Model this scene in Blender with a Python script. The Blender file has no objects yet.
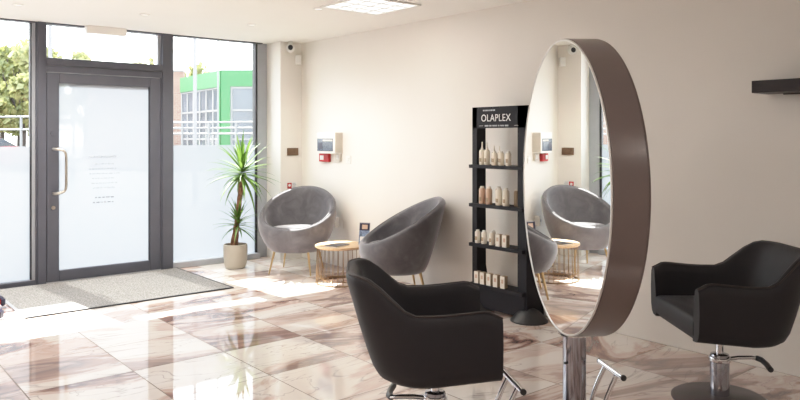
import bpy, math, random
from math import sin, cos, pi, radians as R
random.seed(7)
S = bpy.context.scene
COL = S.collection

# ------------------------------------------------------------------ survey frame
# world X runs along the glazed front, Y along the long side wall; the camera stands at the origin
UX, UY = (0.7675, 0.641), (-0.641, 0.7675)
def at(r, d):
    """r metres to the side and d metres ahead of the standing point -> world X, Y"""
    return (r*UX[0] + d*UX[1], r*UY[0] + d*UY[1])
def heading(a, b):
    """z rotation that turns a thing's front (local -Y) towards world (a, b)"""
    return math.atan2(a, -b)

# ------------------------------------------------------------------ materials
def new_mat(name):
    m = bpy.data.materials.new(name); m.use_nodes = True
    nt = m.node_tree
    for n in list(nt.nodes): nt.nodes.remove(n)
    out = nt.nodes.new('ShaderNodeOutputMaterial')
    return m, nt, out
def N(nt, typ, ins=None, **props):
    n = nt.nodes.new(typ)
    for k, v in props.items(): setattr(n, k, v)
    for k, v in (ins or {}).items():
        s = n.inputs[k]
        if hasattr(v, 'is_linked') or isinstance(v, bpy.types.NodeSocket): nt.links.new(v, s)
        else: s.default_value = v
    return n
def rgb(c): return (c[0], c[1], c[2], 1.0)
def math_(nt, op, a, b=None, c=None):
    n = nt.nodes.new('ShaderNodeMath'); n.operation = op
    for i, v in enumerate((a, b, c)):
        if v is None: continue
        if isinstance(v, bpy.types.NodeSocket): nt.links.new(v, n.inputs[i])
        else: n.inputs[i].default_value = v
    return n.outputs[0]
def ramp(nt, fac, stops):
    n = nt.nodes.new('ShaderNodeValToRGB'); nt.links.new(fac, n.inputs[0])
    e = n.color_ramp.elements
    e[0].position, e[0].color = stops[0][0], rgb(stops[0][1])
    e[1].position, e[1].color = stops[-1][0], rgb(stops[-1][1])
    for p, c in stops[1:-1]:
        x = e.new(p); x.color = rgb(c)
    return n.outputs[0]
def mix(nt, fac, a, b, mode='MIX'):
    n = nt.nodes.new('ShaderNodeMix'); n.data_type = 'RGBA'; n.blend_type = mode
    for s, v in ((n.inputs[0], fac), (n.inputs[6], a), (n.inputs[7], b)):
        if isinstance(v, bpy.types.NodeSocket): nt.links.new(v, s)
        else: s.default_value = v if isinstance(v, float) else rgb(v)
    return n.outputs[2]
def plain(name, col, rough=.5, metal=0., var=.06, scale=8., bump=0., bscale=200., **ex):
    m, nt, out = new_mat(name)
    tc = N(nt, 'ShaderNodeTexCoord')
    nz = N(nt, 'ShaderNodeTexNoise', {'Vector': tc.outputs['Object'], 'Scale': scale, 'Detail': 3.})
    c = ramp(nt, nz.outputs[0], [(.3, [x*(1-var) for x in col]), (.7, [min(1, x*(1+var)) for x in col])])
    b = N(nt, 'ShaderNodeBsdfPrincipled', {'Base Color': c, 'Roughness': rough, 'Metallic': metal})
    for k, v in ex.items(): b.inputs[k.replace('_', ' ')].default_value = v
    if bump:
        n2 = N(nt, 'ShaderNodeTexNoise', {'Vector': tc.outputs['Object'], 'Scale': bscale, 'Detail': 2.})
        bp = N(nt, 'ShaderNodeBump', {'Strength': bump, 'Distance': .002, 'Height': n2.outputs[0]})
        nt.links.new(bp.outputs[0], b.inputs['Normal'])
    nt.links.new(b.outputs[0], out.inputs[0])
    return m
def glow(name, col, strength):
    m, nt, out = new_mat(name)
    e = N(nt, 'ShaderNodeEmission', {'Color': rgb(col), 'Strength': strength})
    nt.links.new(e.outputs[0], out.inputs[0]); return m

def marble():
    m, nt, out = new_mat('polished marble tiles')
    tc = N(nt, 'ShaderNodeTexCoord')
    sp = N(nt, 'ShaderNodeSeparateXYZ', {0: tc.outputs['Object']})
    T = .59
    gx = math_(nt, 'DIVIDE', math_(nt, 'SUBTRACT', sp.outputs[0], 2.107), T)
    gy = math_(nt, 'DIVIDE', math_(nt, 'SUBTRACT', sp.outputs[1], 3.72), T)
    ix, iy = math_(nt, 'FLOOR', gx), math_(nt, 'FLOOR', gy)
    idv = N(nt, 'ShaderNodeCombineXYZ', {0: ix, 1: iy, 2: 0.})
    wn = N(nt, 'ShaderNodeTexWhiteNoise', {'Vector': idv.outputs[0]}, noise_dimensions='3D')
    # distance to the nearest joint
    fx, fy = math_(nt, 'FRACT', gx), math_(nt, 'FRACT', gy)
    ex = math_(nt, 'MINIMUM', fx, math_(nt, 'SUBTRACT', 1., fx))
    ey = math_(nt, 'MINIMUM', fy, math_(nt, 'SUBTRACT', 1., fy))
    joint = math_(nt, 'LESS_THAN', math_(nt, 'MINIMUM', ex, ey), .0055)
    # each tile shows another piece of the slab
    off = N(nt, 'ShaderNodeVectorMath', {0: wn.outputs['Color'], 1: (23., 17., 9.)}, operation='MULTIPLY')
    pos = N(nt, 'ShaderNodeVectorMath', {0: tc.outputs['Object'], 1: off.outputs[0]}, operation='ADD')
    ang = math_(nt, 'MULTIPLY', math_(nt, 'SUBTRACT', wn.outputs['Value'], .5), .7)
    rot = N(nt, 'ShaderNodeVectorRotate', {'Vector': pos.outputs[0], 'Angle': ang}, rotation_type='Z_AXIS')
    st = N(nt, 'ShaderNodeMapping', {'Vector': rot.outputs[0], 'Scale': (.6, 1.55, 1.)})
    warp = N(nt, 'ShaderNodeTexNoise', {'Vector': st.outputs[0], 'Scale': .82, 'Detail': 6., 'Roughness': .53, 'Distortion': 1.3})
    base = ramp(nt, warp.outputs[0], [(.30, (.78, .74, .71)), (.46, (.73, .66, .61)), (.495, (.56, .405, .345)), (.53, (.62, .50, .44)), (.55, (.38, .235, .195)),
                                      (.585, (.21, .115, .10)), (.60, (.14, .085, .08)), (.62, (.40, .265, .225)), (.66, (.63, .52, .47)), (.78, (.75, .68, .64))])
    patch = N(nt, 'ShaderNodeTexNoise', {'Vector': pos.outputs[0], 'Scale': 1.3, 'Detail': 2.})
    # some tiles come paler, picked at random
    pale = math_(nt, 'MULTIPLY', math_(nt, 'SMOOTH_MIN', 1., math_(nt, 'MAXIMUM', 0., math_(nt, 'MULTIPLY', math_(nt, 'SUBTRACT', wn.outputs['Value'], .25), 1.3)), .1), .40)
    base = mix(nt, pale, base, (.77, .71, .67))
    mp = N(nt, 'ShaderNodeMapping', {'Vector': rot.outputs[0], 'Scale': (1., 3.2, 1.)})
    vn = N(nt, 'ShaderNodeTexNoise', {'Vector': mp.outputs[0], 'Scale': 1.1, 'Detail': 4., 'Roughness': .5, 'Distortion': 1.6})
    ridge = math_(nt, 'ABSOLUTE', math_(nt, 'SUBTRACT', vn.outputs[0], .5))
    vein = ramp(nt, ridge, [(.0, (.55, .55, .55)), (.005, (.25, .25, .25)), (.014, (0, 0, 0))])
    base = mix(nt, vein, base, (.16, .105, .10))
    # mix() takes a colour socket as factor through its grey value
    base = mix(nt, joint, base, (.20, .165, .145))
    rough = math_(nt, 'ADD', .035, math_(nt, 'MULTIPLY', joint, .4))
    b = N(nt, 'ShaderNodeBsdfPrincipled', {'Base Color': base, 'Roughness': rough, 'IOR': 2.0, 'Specular IOR Level': math_(nt, 'MULTIPLY', .5, math_(nt, 'SUBTRACT', 1., joint))})
    wv = N(nt, 'ShaderNodeTexNoise', {'Vector': tc.outputs['Object'], 'Scale': 2.2, 'Detail': 1.})
    bp = N(nt, 'ShaderNodeBump', {'Strength': .04, 'Distance': .01, 'Height': wv.outputs[0]})
    nt.links.new(bp.outputs[0], b.inputs['Normal'])
    nt.links.new(b.outputs[0], out.inputs[0]); return m

def clear_glass():
    m, nt, out = new_mat('clear window glass')
    lw = N(nt, 'ShaderNodeLayerWeight', {'Blend': .5})
    fr = math_(nt, 'ADD', .04, math_(nt, 'MULTIPLY', .9, math_(nt, 'POWER', lw.outputs['Facing'], 5.)))
    t = N(nt, 'ShaderNodeBsdfTransparent', {'Color': (.95, .97, .97, 1)})
    g = N(nt, 'ShaderNodeBsdfGlossy', {'Color': (1, 1, 1, 1), 'Roughness': .02})
    mx = N(nt, 'ShaderNodeMixShader', {0: fr, 1: t.outputs[0], 2: g.outputs[0]})
    nt.links.new(mx.outputs[0], out.inputs[0]); return m
def frosted():
    m, nt, out = new_mat('frosted window film')
    tc = N(nt, 'ShaderNodeTexCoord')
    nz = N(nt, 'ShaderNodeTexNoise', {'Vector': tc.outputs['Object'], 'Scale': 90., 'Detail': 2.})
    c = ramp(nt, nz.outputs[0], [(.3, (.070, .082, .100)), (.7, (.076, .088, .106))])
    t = N(nt, 'ShaderNodeBsdfTranslucent', {'Color': c})
    d = N(nt, 'ShaderNodeBsdfDiffuse', {'Color': (.70, .73, .76, 1)})
    mx = N(nt, 'ShaderNodeMixShader', {0: .35, 1: t.outputs[0], 2: d.outputs[0]})
    tr = N(nt, 'ShaderNodeBsdfTransparent', {'Color': (1, 1, 1, 1)})
    m2 = N(nt, 'ShaderNodeMixShader', {0: .07, 1: mx.outputs[0], 2: tr.outputs[0]})
    nt.links.new(m2.outputs[0], out.inputs[0]); return m
def faint_ink(a):
    m, nt, out = new_mat('faint printed ink')
    tr = N(nt, 'ShaderNodeBsdfTransparent'); d = N(nt, 'ShaderNodeBsdfDiffuse', {'Color': (.25, .27, .30, 1)})
    mx = N(nt, 'ShaderNodeMixShader', {0: a, 1: tr.outputs[0], 2: d.outputs[0]})
    nt.links.new(mx.outputs[0], out.inputs[0]); return m
def velvet():
    m, nt, out = new_mat('grey crushed velvet')
    tc = N(nt, 'ShaderNodeTexCoord')
    nz = N(nt, 'ShaderNodeTexNoise', {'Vector': tc.outputs['Object'], 'Scale': 7., 'Detail': 4., 'Roughness': .6, 'Distortion': .8})
    c = ramp(nt, nz.outputs[0], [(.3, (.075, .072, .081)), (.55, (.108, .104, .116)), (.75, (.155, .15, .164))])
    b = N(nt, 'ShaderNodeBsdfPrincipled', {'Base Color': c, 'Roughness': .75, 'Sheen Weight': .8, 'Sheen Roughness': .4, 'Sheen Tint': (.75, .74, .78, 1)})
    n2 = N(nt, 'ShaderNodeTexNoise', {'Vector': tc.outputs['Object'], 'Scale': 260.})
    bp = N(nt, 'ShaderNodeBump', {'Strength': .15, 'Distance': .002, 'Height': n2.outputs[0]})
    nt.links.new(bp.outputs[0], b.inputs['Normal'])
    nt.links.new(b.outputs[0], out.inputs[0]); return m
def mat_fibre():
    m, nt, out = new_mat('entrance mat fibre')
    tc = N(nt, 'ShaderNodeTexCoord')
    nz = N(nt, 'ShaderNodeTexNoise', {'Vector': tc.outputs['Object'], 'Scale': 80., 'Detail': 3., 'Roughness': .8})
    c = ramp(nt, nz.outputs[0], [(.32, (.13, .127, .122)), (.5, (.30, .29, .28)), (.68, (.52, .50, .48))])
    b = N(nt, 'ShaderNodeBsdfPrincipled', {'Base Color': c, 'Roughness': .95, 'Specular IOR Level': .1})
    bp = N(nt, 'ShaderNodeBump', {'Strength': .6, 'Distance': .006, 'Height': nz.outputs[0]})
    nt.links.new(bp.outputs[0], b.inputs['Normal'])
    nt.links.new(b.outputs[0], out.inputs[0]); return m
def wood(name, a, b_, sc):
    m, nt, out = new_mat(name)
    tc = N(nt, 'ShaderNodeTexCoord')
    mp = N(nt, 'ShaderNodeMapping', {'Vector': tc.outputs['Object'], 'Scale': sc})
    nz = N(nt, 'ShaderNodeTexNoise', {'Vector': mp.outputs[0], 'Scale': 9., 'Detail': 5., 'Distortion': .6})
    c = ramp(nt, nz.outputs[0], [(.3, a), (.7, b_)])
    b = N(nt, 'ShaderNodeBsdfPrincipled', {'Base Color': c, 'Roughness': .4})
    nt.links.new(b.outputs[0], out.inputs[0]); return m
def brick():
    m, nt, out = new_mat('brick')
    tc = N(nt, 'ShaderNodeTexCoord')
    mp = N(nt, 'ShaderNodeMapping', {'Vector': tc.outputs['Object'], 'Rotation': (pi/2, 0, 0)})
    bk = N(nt, 'ShaderNodeTexBrick', {'Vector': mp.outputs[0], 'Scale': 3., 'Color1': (.22, .12, .09, 1), 'Color2': (.28, .17, .13, 1), 'Mortar': (.3, .28, .25, 1)})
    b = N(nt, 'ShaderNodeBsdfPrincipled', {'Base Color': bk.outputs[0], 'Roughness': .9})
    nt.links.new(b.outputs[0], out.inputs[0]); return m
def leaf_mat(name, a, b_, trans=.3):
    m, nt, out = new_mat(name)
    tc = N(nt, 'ShaderNodeTexCoord')
    nz = N(nt, 'ShaderNodeTexNoise', {'Vector': tc.outputs['Object'], 'Scale': 5., 'Detail': 3.})
    c = ramp(nt, nz.outputs[0], [(.35, a), (.65, b_)])
    b = N(nt, 'ShaderNodeBsdfPrincipled', {'Base Color': c, 'Roughness': .5})
    t = N(nt, 'ShaderNodeBsdfTranslucent', {'Color': c})
    mx = N(nt, 'ShaderNodeMixShader', {0: trans, 1: b.outputs[0], 2: t.outputs[0]})
    nt.links.new(mx.outputs[0], out.inputs[0]); return m

M = dict(
    marble=marble(), glass=clear_glass(), film=frosted(), velvet=velvet(), fibre=mat_fibre(), brick=brick(),
    wall=plain('warm white wall paint', (.79, .755, .71), .7, var=.015, scale=2., bump=.03, bscale=120.),
    ceil=plain('white ceiling paint', (.87, .855, .82), .8, var=.01, scale=2.),
    white=plain('white plastic', (.80, .79, .76), .4, var=.02),
    offwhite=plain('beige plastic', (.62, .58, .51), .45, var=.03),
    frame=plain('grey powder coated aluminium', (.078, .083, .106), .45, var=.04),
    frame2=plain('pale grey aluminium', (.36, .38, .42), .4, var=.03),
    gasket=plain('black rubber gasket', (.02, .02, .025), .6),
    chrome=plain('polished chrome', (.72, .72, .75), .08, 1., var=.02),
    darkchrome=plain('smoked chrome', (.36, .36, .40), .1, 1., var=.02),
    steel=plain('brushed steel', (.62, .58, .52), .28, 1., var=.04),
    gold=plain('brushed brass', (.62, .44, .24), .3, 1., var=.05),
    bronze=plain('dark bronze wire', (.30, .20, .12), .35, 1., var=.05),
    taupe=plain('taupe lacquer', (.165, .13, .123), .28, var=.03, scale=3.),
    mirror=plain('mirror silvering', (.93, .94, .93), .0, 1., var=.0),
    trimw=plain('pale mirror edge', (.75, .74, .72), .3, .3, var=.02),
    leather=plain('charcoal brown upholstery', (.0068, .0052, .0088), .62, var=.12, scale=14., bump=.08, bscale=300., Sheen_Weight=.06, Sheen_Roughness=.4),
    piping=plain('upholstery piping', (.03, .021, .021), .6, var=.1),
    disc=plain('dark steel base plate', (.075, .062, .066), .35, .6, var=.05),
    black=plain('black plastic', (.02, .02, .022), .45, var=.1),
    board=plain('black display board', (.0075, .007, .0115), .6, var=.08, scale=5., Specular_IOR_Level=.3),
    letter=plain('white print', (.80, .80, .80), .6, var=.01),
    dimletter=plain('faint grey print', (.40, .42, .45), .6, var=.01),
    cream=plain('cream bottle plastic', (.86, .79, .67), .35, var=.04),
    cream2=plain('pale bottle plastic', (.84, .79, .70), .35, var=.04),
    pinkish=plain('rosy bottle plastic', (.62, .43, .32), .35, var=.04),
    tan=plain('tan carton', (.40, .30, .20), .6, var=.05),
    wood=wood('light oak', (.52, .33, .18), (.66, .45, .27), (1., 9., 1.)),
    darkwood=wood('dark stained wood', (.010, .007, .010), (.018, .013, .016), (8., 1., 8.)),
    pot=plain('stone coloured ceramic', (.46, .42, .35), .5, var=.05),
    soil=plain('potting soil', (.05, .03, .02), .95, var=.3, scale=60.),
    trunk=plain('ringed palm trunk', (.20, .10, .06), .85, var=.35, scale=30., bump=.6, bscale=60.),
    yucca=leaf_mat('yucca leaf', (.055, .12, .018), (.14, .24, .045), .3),
    tree=leaf_mat('spring foliage', (.10, .12, .03), (.22, .23, .07), .3),
    tree2=leaf_mat('pale spring foliage', (.19, .20, .07), (.31, .32, .13), .3),
    bark=plain('bark', (.05, .04, .035), .9, var=.3),
    asphalt=plain('asphalt and paving', (.085, .082, .08), .9, var=.1, scale=.5),
    green=plain('bright green cladding', (.03, .16, .05), .5, var=.03),
    whitew=plain('white painted metal', (.22, .22, .22), .5, var=.03),
    winglass=plain('dim shop glazing', (.09, .105, .125), .12, var=.3, scale=.4),
    pole=plain('galvanised pole', (.20, .20, .21), .5, .2, var=.05),
    carred=plain('red car paint', (.25, .02, .03), .2, var=.03),
    carglass=plain('car glass', (.03, .035, .045), .05),
    tyre=plain('tyre rubber', (.02, .02, .02), .8),
    red=plain('red plastic', (.45, .015, .02), .4, var=.05),
    navy=plain('navy lacquer', (.02, .018, .05), .35),
    brown=plain('bronze plate', (.145, .085, .05), .45, .2, var=.1),
    screen=plain('dark display', (.09, .11, .15), .2, var=.5, scale=60.),
    blueprint=plain('printed leaflet', (.16, .22, .34), .45, var=.6, scale=45.),
    paper=plain('white paper', (.78, .77, .75), .6, var=.02),
    magcover=plain('dark magazine cover', (.07, .07, .085), .35, var=.5, scale=25.),
    lamp=glow('lit lamp lens', (1., .95, .86), 1.3),
    panel=glow('lit panel diffuser', (1., .97, .92), 1.5),
)

# ------------------------------------------------------------------ mesh building
class MB:
    def __init__(s): s.v, s.f = [], []
    def add(s, vs, fs):
        o = len(s.v); s.v += [tuple(p) for p in vs]; s.f += [tuple(i+o for i in q) for q in fs]; return s
    def box(s, x0, x1, y0, y1, z0, z1):
        vs = [(x, y, z) for z in (z0, z1) for y in (y0, y1) for x in (x0, x1)]
        return s.add(vs, [(0, 2, 3, 1), (4, 5, 7, 6), (0, 1, 5, 4), (2, 6, 7, 3), (0, 4, 6, 2), (1, 3, 7, 5)])
    def tube(s, pts, r, n=10, closed=False, caps=True):
        k = len(pts); rr = r if isinstance(r, (list, tuple)) else [r]*k
        def sub(a, b): return (a[0]-b[0], a[1]-b[1], a[2]-b[2])
        def nrm(a):
            l = math.sqrt(sum(x*x for x in a)) or 1; return tuple(x/l for x in a)
        def crs(a, b): return (a[1]*b[2]-a[2]*b[1], a[2]*b[0]-a[0]*b[2], a[0]*b[1]-a[1]*b[0])
        vs = []; up = None
        for i in range(k):
            a = pts[(i-1) % k] if (closed or i > 0) else pts[i]
            b = pts[(i+1) % k] if (closed or i < k-1) else pts[i]
            t = nrm(sub(b, a))
            if up is None:
                up = (0, 0, 1) if abs(t[2]) < .9 else (1, 0, 0)
            sx = nrm(crs(up, t)); up = nrm(crs(t, sx))
            for j in range(n):
                q = 2*pi*j/n
                vs.append(tuple(pts[i][c] + rr[i]*(cos(q)*sx[c] + sin(q)*up[c]) for c in range(3)))
        fs = []
        for i in range(k if closed else k-1):
            for j in range(n):
                a, b = i*n + j, i*n + (j+1) % n
                c, d = ((i+1) % k)*n + (j+1) % n, ((i+1) % k)*n + j
                fs.append((a, b, c, d))
        if caps and not closed:
            fs.append(tuple(reversed(range(n)))); fs.append(tuple(range((k-1)*n, k*n)))
        return s.add(vs, fs)
    def lathe(s, prof, n=24, c=(0, 0, 0), sx=1., sy=1.):
        vs, fs = [], []
        for r, z in prof:
            for j in range(n):
                q = 2*pi*j/n; vs.append((c[0]+r*sx*cos(q), c[1]+r*sy*sin(q), c[2]+z))
        for i in range(len(prof)-1):
            for j in range(n):
                fs.append((i*n+j, i*n+(j+1) % n, (i+1)*n+(j+1) % n, (i+1)*n+j))
        fs.append(tuple(reversed(range(n)))); fs.append(tuple(range((len(prof)-1)*n, len(prof)*n)))
        return s.add(vs, fs)
    def grid(s, rows, closed=False):
        n = len(rows[0]); vs = [p for r in rows for p in r]; fs = []
        for i in range(len(rows)-1):
            for j in range(n if closed else n-1):
                fs.append((i*n+j, i*n+(j+1) % n, (i+1)*n+(j+1) % n, (i+1)*n+j))
        return s.add(vs, fs)
    def prism(s, poly, axis, a, b):
        """poly in the plane normal to axis, extruded from a to b"""
        def p(u, v, w): return {'x': (w, u, v), 'y': (u, w, v), 'z': (u, v, w)}[axis]
        n = len(poly)
        vs = [p(u, v, a) for u, v in poly] + [p(u, v, b) for u, v in poly]
        fs = [tuple(reversed(range(n))), tuple(range(n, 2*n))] + [(i, (i+1) % n, n+(i+1) % n, n+i) for i in range(n)]
        return s.add(vs, fs)
    def build(s, name, mat, parent=None, bevel=0., sharp=35, subsurf=0):
        me = bpy.data.meshes.new(name); me.from_pydata(s.v, [], s.f); me.update()
        import bmesh
        bm = bmesh.new(); bm.from_mesh(me)
        bmesh.ops.recalc_face_normals(bm, faces=bm.faces); bm.to_mesh(me); bm.free()
        me.shade_smooth(); me.set_sharp_from_angle(angle=R(sharp))
        o = bpy.data.objects.new(name, me); COL.objects.link(o)
        o.data.materials.append(M[mat] if isinstance(mat, str) else mat)
        if bevel:
            b = o.modifiers.new('edge', 'BEVEL'); b.width = bevel; b.segments = 3; b.limit_method = 'ANGLE'; b.angle_limit = R(40)
            b.harden_normals = False
        if subsurf:
            b = o.modifiers.new('smooth', 'SUBSURF'); b.levels = b.render_levels = subsurf
        if parent: o.parent = parent
        return o
def tag(o, label, cat, group=None, kind=None):
    o['label'] = label; o['category'] = cat
    if group: o['group'] = group
    if kind: o['kind'] = kind
    return o
def thing(name, label, cat, loc=(0, 0, 0), rz=0., group=None, kind=None):
    o = bpy.data.objects.new(name, None); COL.objects.link(o)
    o.location = loc; o.rotation_euler = (0, 0, rz); o.empty_display_size = .1
    return tag(o, label, cat, group, kind)
def copy_tree(o, parent=None):
    c = o.copy(); COL.objects.link(c)
    if parent: c.parent = parent
    for ch in list(o.children): copy_tree(ch, c)
    return c
def text_mesh(name, body, size, mat, parent, loc, rot, align='CENTER', ext=.0006, spacing=1.0, wide=1.0):
    cu = bpy.data.curves.new(name, 'FONT'); cu.body = body; cu.size = size; cu.align_x = align; cu.align_y = 'CENTER'
    cu.extrude = ext; cu.space_character = spacing; cu.resolution_u = 4
    t = bpy.data.objects.new(name, cu); COL.objects.link(t)
    dg = bpy.context.evaluated_depsgraph_get()
    me = bpy.data.meshes.new_from_object(t.evaluated_get(dg)); me.name = name
    bpy.data.objects.remove(t)
    o = bpy.data.objects.new(name, me); COL.objects.link(o)
    me.materials.clear(); me.materials.append(M[mat])
    o.location = loc; o.rotation_euler = rot; o.scale = (wide, 1, 1)
    if parent: o.parent = parent
    return o
def arc(cx, cy, r, a0, a1, n): return [(cx+r*cos(a0+(a1-a0)*i/n), cy+r*sin(a0+(a1-a0)*i/n)) for i in range(n+1)]
def sstep(a, b, x):
    t = max(0., min(1., (x-a)/(b-a))); return t*t*(3-2*t)

# ================================================================== THE ROOM
H = 2.5
XL, XR, YB, YF = -2.6, 4.47, -3.6, 7.40
def struct(name, mb, mat, label, cat, **k): return tag(mb.build(name, mat, **k), label, cat, kind='structure')
struct('floor', MB().box(XL-.2, XR+.15, YB-.2, 7.55, -.12, 0), 'marble', 'polished cream and brown veined marble tile floor', 'floor')
struct('ceiling', MB().box(XL-.2, XR+.15, YB-.2, 7.51, H, H+.25), 'ceil', 'plain white ceiling above the salon', 'ceiling')
struct('wall_right', MB().box(XR, XR+.2, YB-.2, 7.145, 0, H), 'wall', 'long cream side wall behind the styling chairs', 'wall')
struct('wall_left', MB().box(XL-.2, XL, YB-.2, 7.60, 0, H), 'wall', 'cream wall on the far left side of the salon', 'wall')
struct('wall_rear', MB().box(XL, XR, YB-.2, YB, 0, H), 'wall', 'cream wall at the rear of the salon', 'wall')
struct('wall_corner', MB().box(4.186, 4.62, 7.145, 7.62, 0, H), 'wall', 'narrow cream pier beside the shop window', 'wall')
struct('wall_front', MB().box(XL, -.75, 7.38, 7.60, 0, H), 'wall', 'cream front wall left of the glazing', 'wall')

ZF = 1.315                                   # top edge of the frosted film
def rect_frame(x0, x1, z0, z1, w0, w1, wb, wt, y0, y1):
    m = MB()
    m.box(x0, x0+w0, y0, y1, z0, z1).box(x1-w1, x1, y0, y1, z0, z1)
    m.box(x0+w0, x1-w1, y0, y1, z0, z0+wb).box(x0+w0, x1-w1, y0, y1, z1-wt, z1)
    return m
# --- window left of the door
w1 = thing('window_1', 'tall shop window left of the door, clear above frosted film', 'window', (0, 0, 0), kind='structure')
rect_frame(-.75, 1.700, 0, H, .06, .012, .05, .012, 7.40, 7.50).build('frame', 'frame', w1, bevel=.004)
MB().box(.50, .56, 7.40, 7.50, .05, H-.012).build('mullion', 'frame', w1, bevel=.004)  # glazing past here is out of view, widened to let in more daylight
MB().box(1.660, 1.688, 7.425, 7.50, .05, H-.012).build('lit_reveal', 'frame2', w1)  # mullion's side reveal, its reflected daylight put into the paler colour
MB().box(1.648, 1.660, 7.44, 7.50, .05, H-.012).build('gasket', 'gasket', w1)
MB().box(-.69, 1.648, 7.470, 7.474, .05, H-.012).build('pane', 'glass', w1)
MB().add([(-.69, 7.465, .05), (1.648, 7.465, .05), (1.648, 7.465, ZF), (-.69, 7.465, ZF)], [(0, 1, 2, 3)]).build('frosted_film', 'film', w1)
# --- entrance door with its transom light
d1 = thing('door_1', 'grey framed glass entrance door with frosted pane and clear transom', 'door', (0, 0, 0), kind='structure')
m = MB().box(1.700, 1.776, 7.385, 7.50, 0, H).box(2.905, 3.020, 7.385, 7.50, 0, H)
m.box(1.776, 2.905, 7.385, 7.50, 2.095, 2.165).box(1.776, 2.905, 7.385, 7.50, 2.485, H)
m.build('frame', 'frame', d1, bevel=.004)
MB().box(1.776, 2.905, 7.395, 7.49, 2.03, 2.090).box(2.893, 2.905, 7.395, 7.49, 0, 2.03).build('door_stop', 'frame', d1, bevel=.003)
MB().box(1.776, 2.893, 7.39, 7.50, 0, .0115).build('threshold', 'frame2', d1)
MB().box(1.776, 1.79, 7.43, 7.50, 2.165, 2.485).box(2.870, 2.905, 7.43, 7.50, 2.165, 2.485).build('bead', 'frame2', d1, bevel=.003)
MB().box(1.786, 2.893, 7.470, 7.474, 2.165, 2.485).build('transom_pane', 'glass', d1)
leaf = rect_frame(1.782, 2.890, .012, 2.024, .112, .112, .105, .100, 7.40, 7.46).build('leaf', 'frame', d1, bevel=.006)
MB().box(1.888, 1.894, 7.415, 7.445, .117, 1.924).box(2.772, 2.778, 7.415, 7.445, .117, 1.924).build('gasket', 'gasket', leaf)
MB().box(1.894, 2.778, 7.438, 7.442, .117, 1.924).build('pane', 'glass', leaf)
MB().add([(1.894, 7.432, .117), (2.778, 7.432, .117), (2.778, 7.432, 1.924), (1.894, 7.432, 1.924)], [(0, 1, 2, 3)]).build('frosted_film', 'film', leaf)
hx = 1.842
pts = [(hx, 7.40, 1.288), (hx, 7.33, 1.288)] + [(hx+.045-.045*cos(a), 7.33-.02*sin(a), 1.288) for a in (.6, 1.2)]
# D-shaped pull handle standing off the stile
hp = [(1.842, 7.400, 1.290), (1.842, 7.345, 1.290), (1.875, 7.330, 1.288), (1.915, 7.327, 1.275), (1.935, 7.327, 1.245),
      (1.938, 7.327, 1.20), (1.938, 7.327, .95), (1.935, 7.327, .905), (1.915, 7.327, .877), (1.875, 7.330, .866), (1.842, 7.345, .862), (1.842, 7.400, .862)]
MB().tube(hp, .0135, 12).build('handle', 'steel', d1, sharp=80)
MB().tube([(1.836, 7.400, 1.443), (1.836, 7.388, 1.443)], .024, 16).build('latch_button', 'frame', d1)
MB().tube([(1.840, 7.400, .725), (1.840, 7.390, .725)], .018, 16).build('lock_cylinder', 'steel', d1)
# opening hours on the door glass, read from the street
for i, (t, s) in enumerate([('OPENING HOURS', .034)]):
    text_mesh('lettering', t, s, 'dimletter', d1, (2.315, 7.427, 1.205), (pi/2, 0, pi))
for i, w in enumerate((.16, .27, .27, .22, .23, .20, 0, .16, .20)):
    if not w: continue
    z = 1.135-.048*i; xx = 2.315-w/2; mm = MB()
    while xx < 2.315+w/2:
        ww = random.uniform(.012, .04); mm.box(xx, xx+ww, 7.4270, 7.4275, z-.006, z+.006); xx += ww+.01
    mm.build('text_line', faint_ink(.12 if i < 7 else .35), d1)
# --- window right of the door
w2 = thing('window_2', 'tall shop window right of the door beside the yucca', 'window', (0, 0, 0), kind='structure')
m = MB().box(3.020, 4.10, 7.40, 7.50, H-.012, H).box(3.020, 3.03, 7.40, 7.50, .06, H-.012)
m.build('frame', 'frame', w2, bevel=.003)
MB().box(4.055, 4.186, 7.455, 7.52, 0, H).build('side_post', 'frame2', w2, bevel=.004)
MB().box(4.030, 4.055, 7.445, 7.52, 0, H).build('gasket', 'gasket', w2)
MB().box(3.020, 4.055, 7.385, 7.50, 0, .062).build('sill', 'frame2', w2, bevel=.004)
MB().box(3.03, 4.030, 7.470, 7.474, .062, H-.012).build('pane', 'glass', w2)
MB().add([(3.03, 7.465, .062), (4.030, 7.465, .062), (4.030, 7.465, ZF), (3.03, 7.465, ZF)], [(0, 1, 2, 3)]).build('frosted_film', 'film', w2)
# --- door operator housing
t = thing('door_operator', 'long white box housing above the entrance door against the ceiling', 'door operator', (2.315, 7.385, 2.425))
MB().box(-.19, .19, -.075, 0, 0, .075).build('housing', 'ceil', t, bevel=.008)
for e0 in (-.195, .19): MB().box(e0, e0+.005, -.07, -.005, .005, .07).build('end_cap', 'white', t)
# --- entrance mat
t = thing('entrance_mat', 'grey speckled entrance mat inside the glass door', 'mat', (2.19, 6.715, 0))
MB().box(-.86, .86, -.62, .655, 0, .010).build('pile', 'fibre', t, bevel=.003)
m = MB().box(-.875, .875, -.637, -.62, 0, .011).box(.86, .875, -.62, .655, 0, .011)
m.build('edge_strip', 'gasket', t)
MB().box(-.885, -.86, -.62, .655, 0, .011).build('metal_strip', 'frame2', t)

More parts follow.
